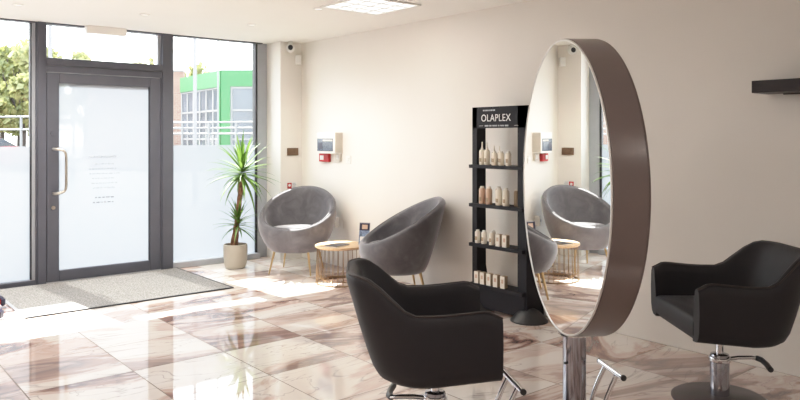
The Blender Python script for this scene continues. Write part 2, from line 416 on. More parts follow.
# --- ceiling fittings
dl = None
DL = [(1.36, 6.56, 'small recessed ceiling spot nearest the left edge of the glazing'),
      (2.34, 6.36, 'small recessed ceiling spot in front of the door operator box'),
      (3.35, 6.26, 'small recessed ceiling spot in front of the right shop window'),
      (3.37, 5.12, 'small recessed ceiling spot beside the lit ceiling panel')]
for x, y, lab in DL:
    if dl is None:
        dl = o = thing('recessed_downlight', lab, 'ceiling light', (x, y, H), group='recessed ceiling spots')
        MB().lathe([(.046, -.001), (.048, -.006), (.036, -.008), (.034, -.002)], 24).build('bezel', 'white', o)
        MB().lathe([(.034, -.002), (.034, -.0045), (.01, -.005)], 24).build('lens', 'lamp', o)
    else:
        o = copy_tree(dl); o.location = (x, y, H); o['label'] = lab
t = thing('ceiling_panel_light', 'bright square louvred light panel on the ceiling', 'ceiling light', (3.62, 4.72, H))
rect = MB()
hw = .30
rect.box(-hw, hw, -hw, -hw+.02, -.012, 0).box(-hw, hw, hw-.02, hw, -.012, 0).box(-hw, -hw+.02, -hw+.02, hw-.02, -.012, 0).box(hw-.02, hw, -hw+.02, hw-.02, -.012, 0)
rect.build('frame', 'white', t)
MB().box(-hw+.02, hw-.02, -hw+.02, hw-.02, -.004, 0).build('diffuser', 'panel', t)
m = MB()
for i in range(1, 4):
    q = -hw + i*hw/2
    m.box(q-.004, q+.004, -hw+.02, hw-.02, -.011, -.004).box(-hw+.02, hw-.02, q-.004, q+.004, -.011, -.0045)
m.build('louvre', 'white', t)

# ================================================================== WALL FITTINGS
# fire alarm panel and friends on the side wall
t = thing('alarm_panel', 'white alarm control panel with dark display on the cream wall', 'alarm panel', (XR, 6.495, 1.225))
MB().box(-.10, 0, -.175, .175, 0, .235).build('housing', 'white', t, bevel=.008)
MB().box(-.0985, -.002, -.1765, -.175, .012, .223).build('side_face', 'offwhite', t)  # near side of the housing in a beige tone
dsp = MB().box(-.104, -.10, -.14, .165, .025, .165).build('display', 'screen', t, bevel=.002)
MB().box(-.1055, -.104, -.13, .05, .135, .152).build('readout', 'offwhite', dsp)
MB().box(-.1055, -.104, .06, .14, .05, .12).build('key_block', 'navy', dsp)
t = thing('fire_call_point', 'small red fire call point box under the alarm panel', 'call point', (XR, 6.636, 1.13))
MB().box(-.035, 0, -.095, .095, 0, .092).build('body', 'red', t, bevel=.006)
MB().box(-.038, -.035, -.0, .07, .022, .07).build('push_plate', 'paper', t, bevel=.001)
t = thing('cable_outlet', 'little beige outlet box below the right side of the alarm panel', 'outlet', (XR, 6.375, 1.143))
MB().box(-.03, 0, -.04, .04, 0, .086).build('body', 'offwhite', t, bevel=.004)
MB().box(-.032, -.03, -.025, .025, .02, .066).build('cover', 'white', t)
t = thing('light_switch', 'white wall switch right of the alarm panel', 'light switch', (XR, 6.205, 1.12))
MB().box(-.010, 0, -.045, .045, 0, .086).build('plate', 'white', t, bevel=.003)
MB().box(-.015, -.010, -.012, .012, .025, .062).build('rocker', 'white', t)
t = thing('plug_adapter', 'white plug-in adapter in the wall socket by the corner tub chair', 'plug', (XR, 6.39, .41))
MB().box(-.008, 0, -.075, .075, 0, .10).build('socket_plate', 'white', t, bevel=.002)
MB().box(-.065, -.008, -.02, .055, .012, .125).build('adapter_body', 'white', t, bevel=.008)
MB().tube([(-.066, .018, .07), (-.061, .018, .07)], .018, 14).build('grille', 'frame2', t)
# on the pier
t = thing('bronze_plate', 'small bronze switch plate on the narrow pier', 'switch plate', (4.345, 7.145, 1.192))
MB().box(-.074, .074, -.012, 0, 0, .087).build('plate', 'brown', t, bevel=.003)
for e0 in (-.045, .015): MB().box(e0, e0+.03, -.016, -.012, .03, .058).build('rocker', 'brown', t)
t = thing('safety_notice', 'small red and white notice low on the narrow pier', 'notice', (4.333, 7.145, .803))
MB().box(-.066, .066, -.004, 0, 0, .083).build('card', 'paper', t)
MB().box(-.060, -.002, -.006, -.004, .008, .075).build('red_field', 'red', t)
mm = MB()
for i in range(4): mm.box(.008, .058-.008*(i % 2), -.0055, -.004, .014+.016*i, .022+.016*i)
mm.build('print_lines', 'dimletter', t)
mm = MB().lathe([(.016, 0), (.016, .001)], 14, (0, 0, 0)); mm.v = [(x-.031, -.0065-z, y+.045) for x, y, z in mm.v]
mm.build('pictogram', 'paper', t)
t = thing('security_camera', 'white security camera with black lens high in the corner', 'camera', (4.318, 7.143, 2.385), heading(-.52, -.85))
MB().box(-.025, .025, -.10, 0, .085, .115).build('bracket', 'white', t, bevel=.006)
mm = MB().lathe([(.012, -.075), (.040, -.07), (.047, -.05), (.047, .035), (.040, .05), (.012, .055)], 20)
mm.v = [(x, -.10+z*.9-.02*0, .035+y) for x, y, z in mm.v]; mm.build('camera_body', 'white', t)
mm = MB().lathe([(.026, 0), (.028, .006), (.024, .014), (.010, .018)], 20)
mm.v = [(x, -.163-z, .035+y*1.1) for x, y, z in mm.v]; mm.build('lens', 'gasket', t)
t = thing('motion_sensor', 'small white motion sensor below the security camera in the corner', 'sensor', (4.41, 7.115, 2.243), R(-40))
MB().box(-.035, .035, -.045, 0, 0, .11).build('housing', 'white', t, bevel=.008)
MB().box(-.026, .026, -.050, -.045, .02, .06).build('sensor_window', 'paper', t, bevel=.003)

# floating shelf on the side wall
t = thing('floating_shelf', 'thick dark wooden floating shelf on the right wall', 'shelf', (XR, 1.89, 1.66))
MB().box(-.21, 0, -1.7, 0, 0, .072).build('shelf_board', 'darkwood', t, bevel=.003)
MB().box(-.02, -.002, -1.6, -.1, -.006, 0).build('mounting_rail', 'black', t)

# ================================================================== ROUND MIRROR STATION
MX, MD = .805, 3.297
mx, my = at(MX, MD)
ma = R(4.0)
nx, nd = -cos(ma), -sin(ma)                              # the mirror looks this way (side, ahead)
wn = (nx*UX[0]+nd*UX[1], nx*UY[0]+nd*UY[1])
t = thing('round_salon_mirror', 'large round two-sided mirror in thick taupe drum frame on chrome post', 'mirror', (mx, my, 0), heading(*wn))
Rm, Tm, Zc = .672, .143, 1.178
def drum(prof, n=128):
    m = MB(); m.lathe(prof, n); m.v = [(x, z, y+Zc) for x, y, z in m.v]; return m
h = Tm/2
drum_prof = [(Rm-.03, -h+.006), (Rm-.008, -h+.001), (Rm, -h+.005), (Rm, h-.005), (Rm-.008, h-.001), (Rm-.03, h-.006)]
drum(drum_prof).build('drum_frame', 'taupe', t, sharp=50)
for sgn, nm in ((-1, 'front'), (1, 'back')):
    g = MB(); n = 128
    ring = [(.0, sgn*(h+.0012), Zc)] + [((Rm-.008)*cos(2*pi*j/n), sgn*(h+.0012), Zc+(Rm-.008)*sin(2*pi*j/n)) for j in range(n)]
    g.add(ring, [(0, 1+j, 1+(j+1) % n) for j in range(n)])
    g.build('mirror_glass', 'mirror', t)
    e = MB(); e.tube([((Rm-.006)*cos(2*pi*j/n), sgn*(h+.0005), Zc+(Rm-.006)*sin(2*pi*j/n)) for j in range(n)], .0045, 8, closed=True)
    e.build('edge_trim', 'trimw' if sgn < 0 else 'taupe', t, sharp=80)
post = MB().lathe([(.053, .018), (.053, Zc-Rm+.012)], 40).build('post', 'darkchrome', t)
MB().tube([(.03, -.045, .37), (.033, -.056, .37)], .006, 10).build('screw', 'black', post)
MB().lathe([(.075, 0), (.075, .008), (.07, .01)], 32, (0, 0, Zc-Rm-.012)).build('socket_flange', 'chrome', t)
MB().lathe([(.068, 0), (.068, .012), (.064, .018), (.055, .02)], 48).build('floor_plate', 'chrome', t)
e = MB().box(-.0025, .0025, -.012, .012, -.0008, .0008)
# little white sticker on the drum's near side
a_ = R(8)
e.v = [(-(Rm+.0008)*cos(a_)+z, y-.012, Zc+(Rm)*sin(a_)+x) for x, y, z in e.v]; e.build('sticker', 'paper', t)

# chrome footrests
def footrest(label, r0, d0, r1, d1):
    p, q = at(r0, d0), at(r1, d1)
    cx, cy = (p[0]+q[0])/2, (p[1]+q[1])/2
    o = thing('footrest', label, 'footrest', (cx, cy, 0), math.atan2(q[1]-p[1], q[0]-p[0]), group='chrome footrests')
    L = math.hypot(q[0]-p[0], q[1]-p[1])/2
    MB().tube([(-L, 0, .337), (L, 0, .337)], .0135, 14).build('foot_bar', 'chrome', o)
    for e0, e1 in ((L, L+.008), (-L-.008, -L)): MB().tube([(e0, 0, .337), (e1, 0, .337)], .0136, 14).build('end_cap', 'black', o)
    for s in (-.52, .52):
        c = [(s*L, 0-.115*(1-math.sqrt(max(0, 1-((.335-z)/.36)**2)))*0 - .075*sin(min(1, (.335-z)/.22)*pi/2), z) for z in (.335, .31, .28, .24, .20, .16, .12, .08, .04, .012)]
        MB().tube(c, .0105, 12).build('curved_leg', 'chrome', o, sharp=80)
    MB().box(-L*.8, L*.8, -.095, -.055, 0, .012).build('floor_plate', 'chrome', o, bevel=.004)
    return o
footrest('chrome tubular footrest between the round mirror post and the salon chair on its left', .472, 3.24, .514, 2.986)
footrest('chrome tubular footrest on the right of the round mirror post', .95, 3.39, .987, 3.16)

# ================================================================== SALON CHAIRS
def salon_chair(label):
    t = thing('salon_chair', label, 'chair', group='dark salon styling chairs')
    W, yf, yb, rc = .325, -.285, .235, .21
    path = [(W, yf+(yb-rc-yf)*i/12, 1., 0.) for i in range(13)]
    path += [(W-rc+rc*cos(a), yb-rc+rc*sin(a), cos(a), sin(a)) for a in [pi/2*i/10 for i in range(1, 11)]]
    path += [(W-rc-(2*(W-rc))*i/8, yb, 0., 1.) for i in range(1, 8)]
    path += [(-(W-rc)-rc*sin(a), yb-rc+rc*cos(a), -sin(a), cos(a)) for a in [pi/2*i/10 for i in range(0, 11)]]
    path += [(-W, yb-rc-(yb-rc-yf)*i/12, -1., 0.) for i in range(1, 13)]
    rows, rims = [], []
    for (x, y, nx_, ny_) in path:
        fr = sstep(yf-.01, yf+.07, y)
        zt = .685 - .022*sstep(-.30, .02, y) + .152*sstep(.06, .195, y) - .034*(1-fr)
        zb = .355 + .045*sstep(.0, -.30, y) if y < 0 else .355
        w = sstep(-.02, .24, y)
        zb = .355 + .03*max(0, min(1, -y/.30))
        sec = [(-.075, zb), (-.035, zb+.004), (-.012, zb+.022), (0, zb+.06), (.004, zb+.14), (.004, (zb+zt)/2+.03), (0, zt-.05), (-.004, zt-.018), (-.014, zt-.004),
               (-.028, zt), (-.042, zt-.004), (-.052, zt-.018), (-.056, zt-.05), (-.066, (zb+zt)/2+.03), (-.075, .46)]
        row = []
        for k, (n_, z) in enumerate(sec):
            lean = w*.15*max(0, z-.36)/.48
            row.append((x+nx_*n_, y+ny_*n_+lean, z))
        rows.append(row)
        rims.append((row[8][0], row[8][1], row[8][2]))
    m = MB(); m.grid(rows, closed=True)
    k = len(rows[0]); n = len(rows)
    m.f.append(tuple(range(k))); m.f.append(tuple(reversed(range((n-1)*k, n*k))))
    m.build('shell', 'leather', t, sharp=60)
    # seams that run round the rim
    MB().tube([(x, y, z+.002) for x, y, z in rims], .0045, 8).build('rim_piping', 'piping', t, sharp=80)
    # pan under the seat
    low = [(x*.80, (y-.0)*.93) for x, y, a, b in path]
    pan = MB(); pan.add([(x, y,   .358+.029*max(0, min(1, -y/.30))) for x, y in low] + [(x, y, .455) for x, y in low],
                        [tuple(range(n)), tuple(range(n, 2*n))] + [(i, (i+1) % n, n+(i+1) % n, n+i) for i in range(n)])
    pan.build('seat_pan', 'leather', t)
    # cushion
    cp = [(x*.795, -.288 if abs(y-yf) < 1e-6 else y*.90-.012) for x, y, a, b in path]
    cu = MB(); lay = []
    for s, z in ((.97, .400), (1., .415), (1., .475), (.985, .492), (.93, .503), (.6, .510)):
        lay.append([(x*s, (y+.03)*s-.03, z) for x, y in cp])
    cu.grid(lay, closed=True); q = len(cp); cu.f.append(tuple(range(5*q, 6*q))); cu.f.append(tuple(range(q)))
    cu.build('seat_cushion', 'leather', t, sharp=50)
    # gas lift and base
    MB().box(-.085, .085, -.12, .10, .335, .358).build('mounting_plate', 'black', t, bevel=.006)
    MB().lathe([(.020, .24), (.020, .34)], 20).build('piston', 'chrome', t)
    col = MB().lathe([(.049, .02), (.049, .235), (.046, .243), (.022, .247)], 32).build('hydraulic_column', 'darkchrome', t)
    MB().lathe([(.054, .205), (.056, .208), (.056, .226), (.054, .229)], 28).build('collar', 'chrome', col)
    MB().lathe([(.245, 0), (.245, .006), (.232, .014), (.07, .026), (.055, .03)], 56).build('floor_disc', 'disc', t)
    lv = MB().tube([(.0, .045, .216), (-.0, .10, .223), (.0, .17, .223), (.004, .205, .219)], .0105, 10).build('pump_lever', 'chrome', t, sharp=80)
    MB().tube([(.002, .198, .220), (.03, .210, .219), (.10, .200, .217), (.175, .182, .213)], .0145, 12).build('lever_grip', 'black', lv, sharp=80)
    for part in t.children:
        if part.name.split('.')[0] in ('piston', 'hydraulic_column', 'floor_disc', 'pump_lever'): part.location.y = -.035
    return t
c1 = salon_chair('dark brown salon chair in the foreground facing the mirror glass')
c2 = copy_tree(c1)
c2['label'] = 'dark brown salon chair behind the round mirror, close to the right wall'
x, y = at(.125, 3.25); fx, fy = at(1., .05)
c1.location = (x, y, 0); c1.rotation_euler.z = heading(fx, fy)
x, y = at(1.745, 3.82); fx, fy = at(-1., -.01)
c2.location = (x, y, 0); c2.rotation_euler.z = heading(fx, fy)

# ================================================================== VELVET TUB CHAIRS
def tub_chair(label):
    t = thing('tub_chair', label, 'armchair', group='grey velvet tub chairs')
    n = 72
    def prof(phi):
        w = (1-cos(phi))/2
        zr = .475 + .385*w**1.08
        ex, ey = sin(phi), -cos(phi)
        RX = .415
        fy = .335 + .03*w
        rb = .262
        out = []
        for i in range(13):
            tt = i/12
            s = sin(tt*pi/2)**.75
            z = .228 + (zr-.03-.228)*tt
            k = s*(1-.05*max(0, tt-.7)/.3)
            rx, ry = rb+(RX-rb)*k, rb-.015+(fy-rb+.015)*k
            bk = .075*w*tt*tt
            out.append((rx*ex, ry*ey + bk, z))
        # rounded rim, then down inside
        last = out[-1]; ox, oy, oz = last
        L = math.hypot(ex*.385, ey*fy); ux_, uy_ = ex, ey
        for a in (.3, .65, 1., 1.35, 1.7):
            q = a/2*pi
            off = .034*(1-cos(q)); up = .034*sin(q)
            out.append((ox-ux_*off, oy-uy_*off, oz+up))
        ix, iy, iz = out[-1]
        for j in range(1, 8):
            tt = j/7
            z = iz + (.40-iz)*tt
            sh = .85*tt**1.6
            tx, ty = .255*ex, .24*ey + .005
            # inner wall slopes to the seat
            out.append((ix+(tx-ix)*sh, iy+(ty-iy)*sh, z))
        return out
    rows = [prof(2*pi*i/n) for i in range(n)]
    cols = list(map(list, zip(*rows)))
    m = MB(); m.grid(cols, closed=True)
    m.f.append(tuple(range(n))); L = len(cols); m.f.append(tuple(range((L-1)*n, L*n)))
    m.build('shell', 'velvet', t, sharp=70)
    rim = [p[15] for p in rows]
    MB().tube([(x, y, z+.001) for x, y, z in rim], .004, 6, closed=True).build('rim_seam', 'velvet', t, sharp=80)
    cu = MB(); cu.lathe([(.20, .385), (.262, .395), (.275, .42), (.270, .448), (.245, .466), (.12, .474), (.02, .475)], 48, (0, -.005, 0), 1., .96)
    cu.build('seat_cushion', 'velvet', t, sharp=60)
    for sx, sy in ((1, -1), (-1, -1), (1, 1), (-1, 1)):
        MB().tube([(sx*.178, sy*.170, .245), (sx*.222, sy*.222, 0)], [.0135, .0075], 12).build('leg', 'gold', t, sharp=50)
    return t
u1 = tub_chair('grey velvet tub chair in the corner with sunlight on its seat')
u2 = copy_tree(u1); u2['label'] = 'grey velvet tub chair seen side-on between the round table and the black display stand'
u1.location = (3.955, 6.42, 0); u1.rotation_euler.z = heading(-.77, -.637)
u2.location = (4.02, 4.86, 0); u2.rotation_euler.z = heading(-.877, .48)

# ================================================================== ROUND WIRE TABLE
tx, ty = at(-.573, 6.90)
t = thing('wire_side_table', 'round oak topped side table on brass wire cage', 'table', (tx, ty, 0))
MB().lathe([(.238, .345), (.245, .349), (.245, .362), (.240, .366)], 64).build('table_top', 'wood', t)
def ring(r, z, rad, n=56): return MB().tube([(r*cos(2*pi*j/n), r*sin(2*pi*j/n), z) for j in range(n)], rad, 8, closed=True)
ring(.238, .007, .0065).build('base_ring', 'bronze', t, sharp=80)
ring(.226, .342, .004).build('top_ring', 'bronze', t, sharp=80)
ring(.170, .030, .004).build('inner_ring', 'bronze', t, sharp=80)
m = MB()
for j in range(30):
    a = 2*pi*j/30; m.tube([(.226*cos(a), .226*sin(a), .342), (.236*cos(a), .236*sin(a), .09), (.238*cos(a), .238*sin(a), .007)], .0030, 6)
    b = a+.12; m.tube([(.237*cos(a), .237*sin(a), .085), (.17*cos(b), .17*sin(b), .030)], .0026, 6)
m.build('wire_cage', 'bronze', t, sharp=80)
bx_, by_ = at(-.60, 6.82)
t = thing('magazine', 'dark covered magazine lying flat on the round side table', 'magazine', (bx_, by_, .366), R(18))
MB().box(-.100, .100, -.072, .072, 0, .009).build('pages', 'paper', t)
MB().box(-.103, .103, -.075, .075, .009, .0105).build('cover', 'magcover', t)
bx_, by_ = at(-.352, 6.90)
t = thing('leaflet_holder', 'clear stand with blue leaflet upright on the round side table', 'leaflet', (bx_, by_, .366), heading(*at(-.25, -1)))
def tilt(mb, a):
    mb.v = [(x, y*cos(a)+z*sin(a), z*cos(a)-y*sin(a)) for x, y, z in mb.v]; return mb
tilt(MB().box(-.050, .050, 0, .003, 0.001, .205), R(12)).build('leaflet', 'blueprint', t)
tilt(MB().box(-.050, .050, -.001, 0, .135, .205), R(12)).build('printed_header', 'navy', t)
tilt(MB().box(-.025, .03, -.0018, -.001, .148, .19), R(12)).build('photo_print', 'pinkish', t)
tilt(MB().box(-.04, .015, -.0018, 0, .03, .075), R(12)).build('text_block', 'paper', t)
tilt(MB().box(-.054, .054, .003, .005, 0.001, .212), R(12)).build('back_plate', 'frame2', t)
MB().box(-.054, .054, -.022, .05, 0, .003).build('foot', 'frame2', t)

# ================================================================== PRODUCT DISPLAY STAND
sx0, sy0, sy1 = 4.20, 3.53, 4.10                     # front plane and the two ends
t = thing('display_stand', 'tall black OLAPLEX product display stand with four shelves', 'display stand', (sx0, (sy0+sy1)/2, 0))
hw = (sy1-sy0)/2
Zt = 1.645
SH = [1.180, .866, .545, .222]
for s in (-1, 1):
    a, b = (s*hw-.02, s*hw) if s > 0 else (-hw, -hw+.02)
    pr = [(0.0, 0), (.20, 0), (.20, .06), (.135, .35), (.13, Zt-.03), (.11, Zt), (0, Zt)]
    MB().prism(pr, 'y', a, b).build('side_panel', 'board', t)
MB().box(-.006, 0, hw-.052, hw, .2, Zt).build('front_stile', 'board', t)
MB().box(-.006, 0, -hw, -hw+.088, .2, Zt).build('front_stile', 'board', t)
hd = MB().box(-.006, .012, -hw, hw, 1.475, Zt).build('header_panel', 'board', t)
text_mesh('lettering', 'OLAPLEX', .080, 'letter', hd, (-.0075, .028, 1.553), (pi/2, 0, -pi/2), wide=.90, spacing=1.06)
mm = MB(); q = 0
for w in (.018, .03, .014, .024, .02): mm.box(-.0075, -.006, .165-q-w, .165-q, 1.611, 1.622); q += w+.006
mm.build('lettering', 'dimletter', hd)
for e0 in (.165, -.205): MB().box(-.0075, -.006, e0, e0+.04, 1.4925, 1.4945).build('rule', 'letter', hd)
mm = MB(); q = 0
for w in (.04, .024, .05, .016, .04, .034): mm.box(-.0075, -.006, .145-q-w, .145-q, 1.488, 1.499); q += w+.009
mm.build('lettering', 'dimletter', hd)
MB().box(-.006, .012, -hw+.02, hw-.02, .03, .205).build('lower_panel', 'board', t)
for z in SH:
    MB().box(-.035, .125, -hw+.018, hw+.012, z-.028, z).build('shelf', 'board', t, bevel=.002)
mm = MB(); mm.lathe([(.15, 0), (.15, .01), (.13, .03), (.085, .075), (.03, .10)], 32, (.05, -hw+.02, 0), .95, .95)
mm.v = [p for p in mm.v]
mm.build('base_foot', 'black', t)
mm = MB(); mm.lathe([(.15, 0), (.15, .01), (.13, .03), (.085, .075), (.03, .10)], 32, (.05, hw-.02, 0), .95, .95); mm.build('base_foot', 'black', t)

def bottle(name, label, loc, prof, capprof, bm, cm, group, cat='bottle', lab=True):
    o = thing(name, label, cat, loc, group=group)
    MB().lathe(prof, 20).build('body', bm, o)
    MB().lathe(capprof, 16).build('cap', cm, o)
    if lab:
        r = prof[1][0]+.0006; z0, z1 = prof[1][1]+.02, prof[1][1]+.05
        g = MB().grid([[(r*cos(a), r*sin(a), z) for a in [pi-.5+i*.1 for i in range(11)]] for z in (z0, z1)])
        g.build('label_print', 'tan', o)
    return o
def nozzle(h): return [(.022, 0), (.0235, .004), (.0235, h*.58), (.020, h*.64), (.010, h*.67)], [(.0105, h*.66), (.010, h*.72), (.006, h*.76), (.0035, h)]
def round_(h, r=.023): return [(r-.002, 0), (r, .004), (r, h*.80), (r*.86, h*.87), (r*.5, h*.90)], [(r*.62, h*.885), (r*.62, h*.985), (r*.5, h)]
def jar(h, r=.02): return [(r-.001, 0), (r, .003), (r, h*.70)], [(r+.001, h*.70), (r+.001, h*.985), (r*.9, h)]
def Yp(px): return 4.10-(px-473.)*.01056
X0 = 4.205
ordn = ['leftmost', 'second from left', 'third from left', 'fourth from left', 'fifth from left', 'sixth from left']
# top shelf: nozzle bottles, then capped ones
z = SH[0]
for i, (px, dx, h_, mt) in enumerate([(482.5, 0, .185, 'cream'), (487.5, 0, .185, 'cream'), (489.5, .06, .155, 'cream'), (495, .06, .15, 'cream')]):
    p, c = nozzle(h_)
    lab = ['leftmost tall nozzle bottle in the front on the top shelf of the black stand', 'second tall nozzle bottle in the front on the top shelf of the black stand',
           'left nozzle bottle standing behind on the top shelf of the black stand', 'right nozzle bottle standing behind on the top shelf of the black stand'][i]
    bottle('nozzle_bottle', lab, (X0+dx, Yp(px), z), p, c, mt, 'cream2', 'nozzle bottles on the top shelf')
for i, px in enumerate((496.3, 503, 510)):
    p, c = round_(.112)
    bottle('capped_bottle', ['left', 'middle', 'right'][i]+' of the three short capped bottles on the top shelf of the black stand', (X0-.012, Yp(px), z), p, c, 'cream', 'cream2', 'short bottles on the top shelf')
z = SH[1]
for i, (px, dx, mt, h_) in enumerate([(482.5, 0, 'pinkish', .142), (489.5, 0, 'pinkish', .142), (494, .062, 'pinkish', .142), (500, -.005, 'cream', .140), (507, -.005, 'cream', .140), (513, .055, 'tan', .135)]):
    p, c = round_(h_, .0265)
    lab = ['rosy bottle at the left end of the second shelf of the black stand', 'rosy bottle second from the left on the second shelf of the black stand',
           'rosy bottle set back on the second shelf of the black stand', 'cream bottle in the middle of the second shelf of the black stand',
           'cream bottle at the right front of the second shelf of the black stand', 'tan bottle set back at the right end of the second shelf of the black stand'][i]
    bottle('shampoo_bottle', lab, (X0+dx, Yp(px), z), p, c, mt, 'cream2', 'bottles on the second shelf')
z = SH[2]
for i, (px, dx) in enumerate([(477.8, 0), (484.5, 0), (488.5, .06), (492.5, 0)]):
    p, c = round_(.108, .0225)
    lab = ['white bottle at the left end of the third shelf of the black stand', 'white bottle second from the left on the third shelf of the black stand',
           'white bottle set back on the third shelf of the black stand', 'white bottle beside the small cartons on the third shelf of the black stand'][i]
    bottle('white_bottle', lab, (X0+dx, Yp(px), z), p, c, 'cream2', 'white', 'bottles on the third shelf')
def carton(label, loc, group):
    o = thing('carton', label, 'box', loc, R(6), group=group)
    MB().box(-.0215, .0215, -.0205, .0205, 0, .094).build('box_body', 'tan', o, bevel=.001)
    MB().box(-.0222, -.0215, -.0205, .0205, 0, .094).build('front_face', 'cream2', o)
    MB().box(-.0227, -.0222, -.010, .010, .04, .07).build('front_print', 'pinkish', o)
for i, px in enumerate((500.2, 506.8)):
    carton(['left', 'right'][i]+' of the two small cartons on the third shelf of the black stand', (X0-.005, Yp(px), z), 'cartons on the third shelf')
z = SH[3]
for i, px in enumerate((478.3, 484.3, 491, 497.8, 505)):
    carton(['leftmost', 'second', 'middle', 'fourth', 'rightmost'][i]+' of the five small cartons on the bottom shelf of the black stand', (X0-.005, Yp(px), z), 'cartons on the bottom shelf')

# ================================================================== POTTED YUCCA
yx, yy = 3.56, 7.02
t = thing('potted_yucca', 'tall potted yucca with two leaf heads beside the shop window', 'plant', (yx, yy, 0))
MB().lathe([(.085, 0), (.105, .006), (.118, .05), (.127, .14), (.128, .22), (.124, .255), (.116, .257), (.113, .225)], 40).build('pot', 'pot', t)
MB().lathe([(.113, .205), (.113, .226), (.05, .232)], 32).build('soil', 'soil', t)
m = MB()
def bend(z): return .025*sin(z*3.2)+.0, .012*sin(z*4.5)
tp = [(.0+(.07*((z-.22)/.8)), .012*sin(z*5), z) for z in [.22+.04*i for i in range(20)]]
m.tube(tp, [.030 + .0035*(i % 2) - .0004*i for i in range(20)], 12)
m.tube([(-.03, .02, .22), (-.02, .02, .30), (-.004, .012, .38), (.002, .01, .46)], [.022, .022, .02, .017], 10)
m.build('trunk', 'trunk', t)
def rosette(c, n, L0, L1, lo, hi, width, seed):
    rnd = random.Random(seed); m = MB()
    for i in range(n):
        az = i*2.399963+rnd.uniform(-.2, .2); u = (i+.5)/n
        el = R(lo+(hi-lo)*u+rnd.uniform(-8, 8)); L = rnd.uniform(L0, L1)*(1-.15*u)
        cz = c[2]+.10*u-.04
        k = 8; left, right, mid = [], [], []
        px_, py_, pz_ = c[0], c[1], cz; e = el
        droop = rnd.uniform(.5, 1.1)*(1-.7*u)
        dirx, diry = cos(az), sin(az)
        for s in range(k+1):
            v = s/k; w = width*(math.sin(min(1, v*3.2+.25)*pi/2))*(1-v**2.2)+.0008
            left.append((px_-diry*w, py_+dirx*w, pz_+w*.35)); mid.append((px_, py_, pz_)); right.append((px_+diry*w, py_-dirx*w, pz_+w*.35))
            st = L/k; px_ += dirx*cos(e)*st; py_ += diry*cos(e)*st; pz_ += sin(e)*st
            e -= droop*1.1*v/k*2.2
        m.grid([left, mid, right])
    # keep the tips on the room side of the glass
    m.v = [(x, min(y, .40), z) for x, y, z in m.v]
    return m
rosette((.068, -.02, 1.02), 74, .32, .50, -42, 86, .017, 3).build('leaf_head', 'yucca', t, sharp=80)
rosette((.02, -.02, .47), 40, .22, .33, -30, 80, .013, 5).build('leaf_head', 'yucca', t, sharp=80)

# red and navy slatted magazine rack just inside the left edge
x, y = at(-3.168, 5.71)
t = thing('slatted_rack', 'low red rack with navy tipped slanting slats on the floor left of the entrance mat', 'rack', (x, y, 0), math.atan2(-.641, .7675))
for xo, yo in ((-.11, .20), (.10, -.20)):
    def slant(a, b, lo, hi): return [(xo+a, .012-a*.55+lo), (xo+b, .012-b*.55+lo), (xo+b, .012-b*.55+hi), (xo+a, .012-a*.55+hi)]
    sl = MB().prism(slant(-.62, -.016, 0, .045), 'y', yo-.022, yo+.022).build('slat', 'red', t, bevel=.003)
    MB().prism(slant(-.016, 0, -.004, .047), 'y', yo-.024, yo+.024).build('slat_end', 'navy', sl, bevel=.003)
    MB().prism(slant(-.62, -.016, .045, .053), 'y', yo-.023, yo+.023).build('top_strip', 'navy', sl)
    MB().box(xo-.50, xo-.46, yo-.02, yo+.02, 0, .27).build('leg', 'navy', t)
MB().box(-.53, -.50, -.22, .22, .18, .22).build('cross_rail', 'navy', t)

# ================================================================== OUTSIDE
struct('ground_outside', MB().box(-60, 90, 7.62, 120, -.12, -.02), 'asphalt', 'pale paved car park outside the shop', 'ground')
def tree(label, r, d, hgt, rad, mat, seed, n=1500):
    rnd = random.Random(seed); x, y = at(r, d)
    t = thing('tree', label, 'tree', (x, y, -.02), group='trees beyond the car park')
    m = MB(); m.tube([(0, 0, 0), (.05, 0, hgt*.35), (.1, .05, hgt*.62)], [.14, .11, .06], 8)
    for k in range(7):
        a = rnd.uniform(0, 2*pi); z = hgt*rnd.uniform(.3, .5)
        m.tube([(.04, 0, z), (cos(a)*rad*.3, sin(a)*rad*.3, z+hgt*.15), (cos(a)*rad*.55, sin(a)*rad*.55, z+hgt*.34)], [.05, .035, .015], 6)
    m.build('trunk', 'bark', t)
    f = MB()
    blobs = [(rnd.gauss(0, rad*.42), rnd.gauss(0, rad*.42), hgt*rnd.uniform(.28, .88), rad*rnd.uniform(.25, .5)) for _ in range(16)]
    for _ in range(n):
        b = rnd.choice(blobs); u = rnd.gauss(0, 1); v = rnd.gauss(0, 1); w = rnd.gauss(0, 1); l = math.sqrt(u*u+v*v+w*w) or 1
        q = b[3]*rnd.uniform(.5, 1.05)/l
        c = (b[0]+u*q, b[1]+v*q, min(hgt, max(hgt*.12, b[2]+w*q))); s = rnd.uniform(.08, .19)
        a1 = rnd.uniform(0, 2*pi); e1 = rnd.uniform(-1, 1)
        p = (cos(a1)*s, sin(a1)*s, e1*s); q2 = (-sin(a1)*e1*s, cos(a1)*e1*s, s)
        f.add([tuple(c[i]-p[i]*.5-q2[i]*.5 for i in range(3)), tuple(c[i]+p[i]-q2[i]*.3 for i in range(3)), tuple(c[i]+p[i]*.4+q2[i] for i in range(3)), tuple(c[i]-p[i]+q2[i]*.4 for i in range(3))], [(0, 1, 2, 3)])
    f.build('crown', mat, t)
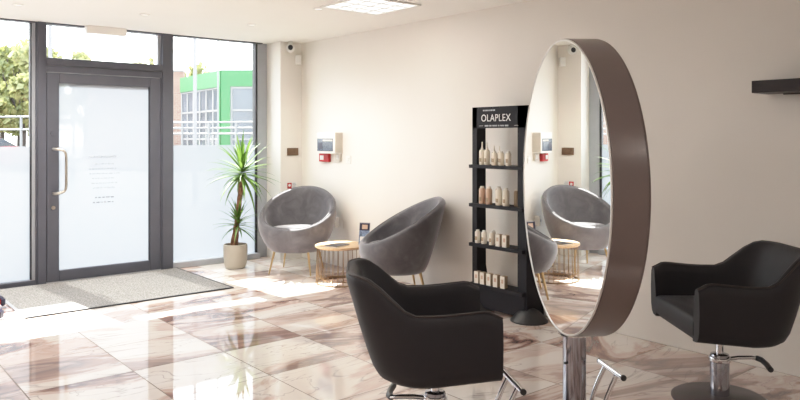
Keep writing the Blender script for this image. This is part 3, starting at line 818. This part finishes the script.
TR = [(-21.2, 38, 7.0, 1.9, 'tree', 'leafy yellow green tree at the left edge of the left shop window'),
      (-17.7, 33.5, 6.3, 1.5, 'tree2', 'pale yellow tree close to the door frame in the left shop window'),
      (-24.3, 45.5, 7.8, 2.2, 'tree', 'darker tree standing behind in the left shop window'),
      (-19.4, 44, 7.1, 1.5, 'tree2', 'low pale tree seen over the left end of the door transom'),
      (-16.0, 42, 7.0, 1.6, 'tree2', 'yellow green tree seen over the middle of the door transom'),
      (-13.3, 45, 7.2, 1.5, 'tree2', 'sparse pale tree seen over the right end of the door transom')]
for i, (r, d, hg, ra, mt, lab) in enumerate(TR): tree(lab, r, d, hg, ra, mt, 20+i, 4200 if i < 3 else 2000)
# railings
def railing(label, a, b, hgt, nposts, rails):
    pa, pb = at(*a), at(*b); L = math.hypot(pb[0]-pa[0], pb[1]-pa[1])
    t = thing('railing', label, 'railing', (pa[0], pa[1], -.02), math.atan2(pb[1]-pa[1], pb[0]-pa[0]))
    for z in rails: MB().tube([(0, 0, z), (L, 0, z)], .03, 8).build('rail', 'whitew', t)
    for i in range(nposts+1): MB().box(L*i/nposts-.03, L*i/nposts+.03, -.03, .03, 0, hgt).build('post', 'whitew', t)
railing('white metal railing in front of the trees in the left shop window', (-16.5, 26), (-11.2, 24.5), 2.2, 5, (2.15, 1.7))
railing('white metal railing in front of the green building', (-9.8, 26), (-3.6, 24), 1.95, 6, (1.95, 1.55, 1.75))
# green building
t = thing('green_building', 'green clad building with white framed glazing across the road', 'building')
P0, P1, P2 = at(-9.4, 30.7), at(-6.75, 27.), at(3., 27.)
def facade(p, q, z0, z1, mat, name, parent, out=0.):
    dx, dy = q[0]-p[0], q[1]-p[1]; l = math.hypot(dx, dy); nx_, ny_ = dy/l*out, -dx/l*out
    nx2, ny2 = -dy/l*.15, dx/l*.15
    v = [(p[0]+nx_, p[1]+ny_), (q[0]+nx_, q[1]+ny_), (q[0]+nx2, q[1]+ny2), (p[0]+nx2, p[1]+ny2)]
    return MB().prism(v, 'z', z0, z1).build(name, mat, parent)
def lerp(p, q, s): return (p[0]+(q[0]-p[0])*s, p[1]+(q[1]-p[1])*s)
facade(P0, P1, 3.33, 3.95, 'green', 'fascia', t, .06)
facade(P1, P2, 3.33, 3.95, 'green', 'fascia', t, .06)
facade(P0, P1, -.02, 3.33, 'winglass', 'glazing', t)
facade(P1, P2, -.02, 3.33, 'winglass', 'glazing', t)
facade(lerp(P1, P0, .02), lerp(P1, P0, .0), -.02, 3.33, 'green', 'corner_pier', t, .08)
facade(P1, lerp(P1, P2, .035), -.02, 3.33, 'green', 'corner_pier', t, .08)
for i in range(7):
    s = .02+.96*i/6; facade(lerp(P0, P1, s-.012), lerp(P0, P1, s+.012), .2, 3.30, 'whitew', 'mullion', t, .03)
for i in range(8):
    s = .037+.96*i/7; facade(lerp(P1, P2, s-.006), lerp(P1, P2, s+.006), .2, 3.36, 'whitew', 'mullion', t, .03)
for z in (.2, 1.3, 2.4, 3.25):
    facade(P0, P1, z, z+.07, 'whitew', 'transom', t, .03); facade(lerp(P1, P2, .035), P2, z, z+.07, 'whitew', 'transom', t, .03)
t2 = thing('brick_building', 'brown brick building wall left of the green one', 'building')
B0, B1 = at(-14.2, 32.5), at(-9.7, 32.)
facade(B0, B1, -.02, 4.35, 'brick', 'wall', t2, 0)
facade(B0, B1, 4.35, 4.43, 'whitew', 'coping', t2, .05)
# lamp posts
def lamppost(label, r, d, rad, hgt):
    x, y = at(r, d); o = thing('lamp_post', label, 'lamp post', (x, y, -.02), group='lamp posts outside')
    MB().tube([(0, 0, 0), (0, 0, 1.0)], rad*1.35, 12).build('base', 'pole', o)
    MB().tube([(0, 0, 1.0), (0, 0, hgt)], [rad, rad*.8], 12).build('pole', 'pole', o)
    MB().box(-.12, .5, -.1, .1, hgt, hgt+.1).build('lantern', 'pole', o, bevel=.02)
lamppost('thick grey lamp post in front of the green building', -4.25, 14.8, .038, 6.)
lamppost('thin grey lamp post at the corner of the green building', -5.1, 20., .025, 6.5)
lamppost('grey lamp post seen through the left end of the door transom', -9.8, 20., .06, 8.)
# car
cx, cy = at(-17.9, 30.)
t = thing('car', 'red car parked outside the left shop window', 'car', (cx, cy, -.02), R(-40))
side = [(-2.05, .35), (-2.08, .62), (-1.95, .86), (-1.1, .98), (-.55, 1.38), (.75, 1.42), (1.45, 1.0), (2.0, .9), (2.08, .55), (2.02, .33)]
rows = []
for i in range(len(side)):
    x_, z_ = side[i]; wd = .86 if z_ < 1.05 else .66
    rows.append([(x_, -wd, z_), (x_, -wd*.5, z_+.02), (x_, wd*.5, z_+.02), (x_, wd, z_)])
m = MB(); m.grid(rows)
n_ = len(rows)
m.f.append(tuple(4*i for i in range(n_))); m.f.append(tuple(4*i+3 for i in reversed(range(n_)))); m.f.append((0, 1, 2, 3)+tuple(4*(n_-1)+k for k in (3, 2, 1, 0)))
m.build('body', 'carred', t, sharp=30)
MB().add([(-1.02, -.74, 1.03), (-1.02, .74, 1.03), (-.60, .6, 1.37), (-.60, -.6, 1.37)], [(0, 1, 2, 3)]).build('windscreen', 'carglass', t)
MB().add([(1.40, -.74, 1.06), (1.40, .74, 1.06), (.82, .6, 1.41), (.82, -.6, 1.41)], [(0, 1, 2, 3)]).build('rear_window', 'carglass', t)
for s in (-1, 1):
    MB().add([(-.92, s*.84, 1.03), (1.25, s*.84, 1.06), (.72, s*.665, 1.38), (-.5, s*.665, 1.36)], [(0, 1, 2, 3)]).build('side_window', 'carglass', t)
    for xw in (-1.3, 1.3):
        mm = MB().lathe([(.2, -.1), (.31, -.09), (.32, 0), (.31, .09), (.2, .1)], 24); mm.v = [(x+xw, z+s*.80, y+.32) for x, y, z in mm.v]; mm.build('wheel', 'tyre', t)

# ================================================================== LIGHT
w = bpy.data.worlds.new('sky'); S.world = w; w.use_nodes = True
nt = w.node_tree
for n in list(nt.nodes): nt.nodes.remove(n)
o = nt.nodes.new('ShaderNodeOutputWorld')
bg = nt.nodes.new('ShaderNodeBackground'); nt.links.new(bg.outputs[0], o.inputs[0])
tc = nt.nodes.new('ShaderNodeTexCoord'); sep = nt.nodes.new('ShaderNodeSeparateXYZ'); nt.links.new(tc.outputs['Generated'], sep.inputs[0])
c = ramp(nt, sep.outputs[2], [(.0, (1., .99, .97)), (.25, (.92, .96, 1.)), (1., (.62, .78, 1.))])
nt.links.new(c, bg.inputs[0]); bg.inputs[1].default_value = 6.5

def light(name, kind, loc, rot, energy, color=(1, 1, 1), **k):
    l = bpy.data.lights.new(name, kind); l.energy = energy; l.color = color
    for a, b in k.items(): setattr(l, a, b)
    ob = bpy.data.objects.new(name, l); COL.objects.link(ob); ob.location = loc; ob.rotation_euler = rot
    return ob
from mathutils import Vector
sd = Vector((.08, -.82, -1.0)).normalized()
sun = light('sun', 'SUN', (2, 20, 25), sd.to_track_quat('-Z', 'Y').to_euler(), 42.0, (1., .95, .88), angle=R(.6))
for (x, y, lab), pw in zip(DL, (58, 58, 62, 14)):
    light('downlight_lamp', 'SPOT', (x, y, H-.03), (0, 0, 0), pw, (1, .95, .85), spot_size=R(150), spot_blend=.8, shadow_soft_size=.04)
light('panel_lamp', 'AREA', (3.62, 4.72, H-.02), (0, 0, 0), 4, (1, .95, .88), shape='SQUARE', size=.5)
# added area fills out of view that brighten the room, no fixtures modelled
for i, (x, y) in enumerate([(.3, 5.4), (.6, 2.2), (2.4, -.8), (-1.2, .0)]):
    light('added_fill_lamp', 'AREA', (x, y, H-.02), (0, 0, 0), 17, (1, .93, .86), shape='SQUARE', size=.6)

# ================================================================== CAMERA
cam = bpy.data.cameras.new('camera'); co = bpy.data.objects.new('camera', cam); COL.objects.link(co)
co.location = (0, 0, 1.4); co.rotation_euler = (pi/2, 0, -math.atan2(.641, .7675))
cam.sensor_width = 36; cam.lens = 714/800*36; cam.shift_y = -62.5/800; cam.clip_start = .05; cam.clip_end = 300
S.camera = co
S.view_settings.view_transform = 'Standard'; S.view_settings.look = 'None'
S.view_settings.exposure = 0.30; S.view_settings.gamma = 1.0
S.view_settings.use_curve_mapping = True
cmap = S.view_settings.curve_mapping
cmap.white_level = (4., 4., 4.); cmap.clip_max_x = 1.; cmap.clip_max_y = 1.
cv = cmap.curves[3]
tone = [(0, 0), (.5, .49), (.8, .715), (1., .80), (1.5, .895), (2.2, .945), (4., 1.)]
cv.points[0].location = (0, 0); cv.points[1].location = (1, 1)
for x, y in tone[1:-1]: cv.points.new(x/4, y)
cmap.update()
S.cycles.use_denoising = True
S.cycles.max_bounces = 10; S.cycles.diffuse_bounces = 5; S.cycles.glossy_bounces = 6; S.cycles.transparent_max_bounces = 12; S.cycles.transmission_bounces = 6
S.cycles.sample_clamp_indirect = 8.0
S.cycles.caustics_reflective = False; S.cycles.caustics_refractive = False
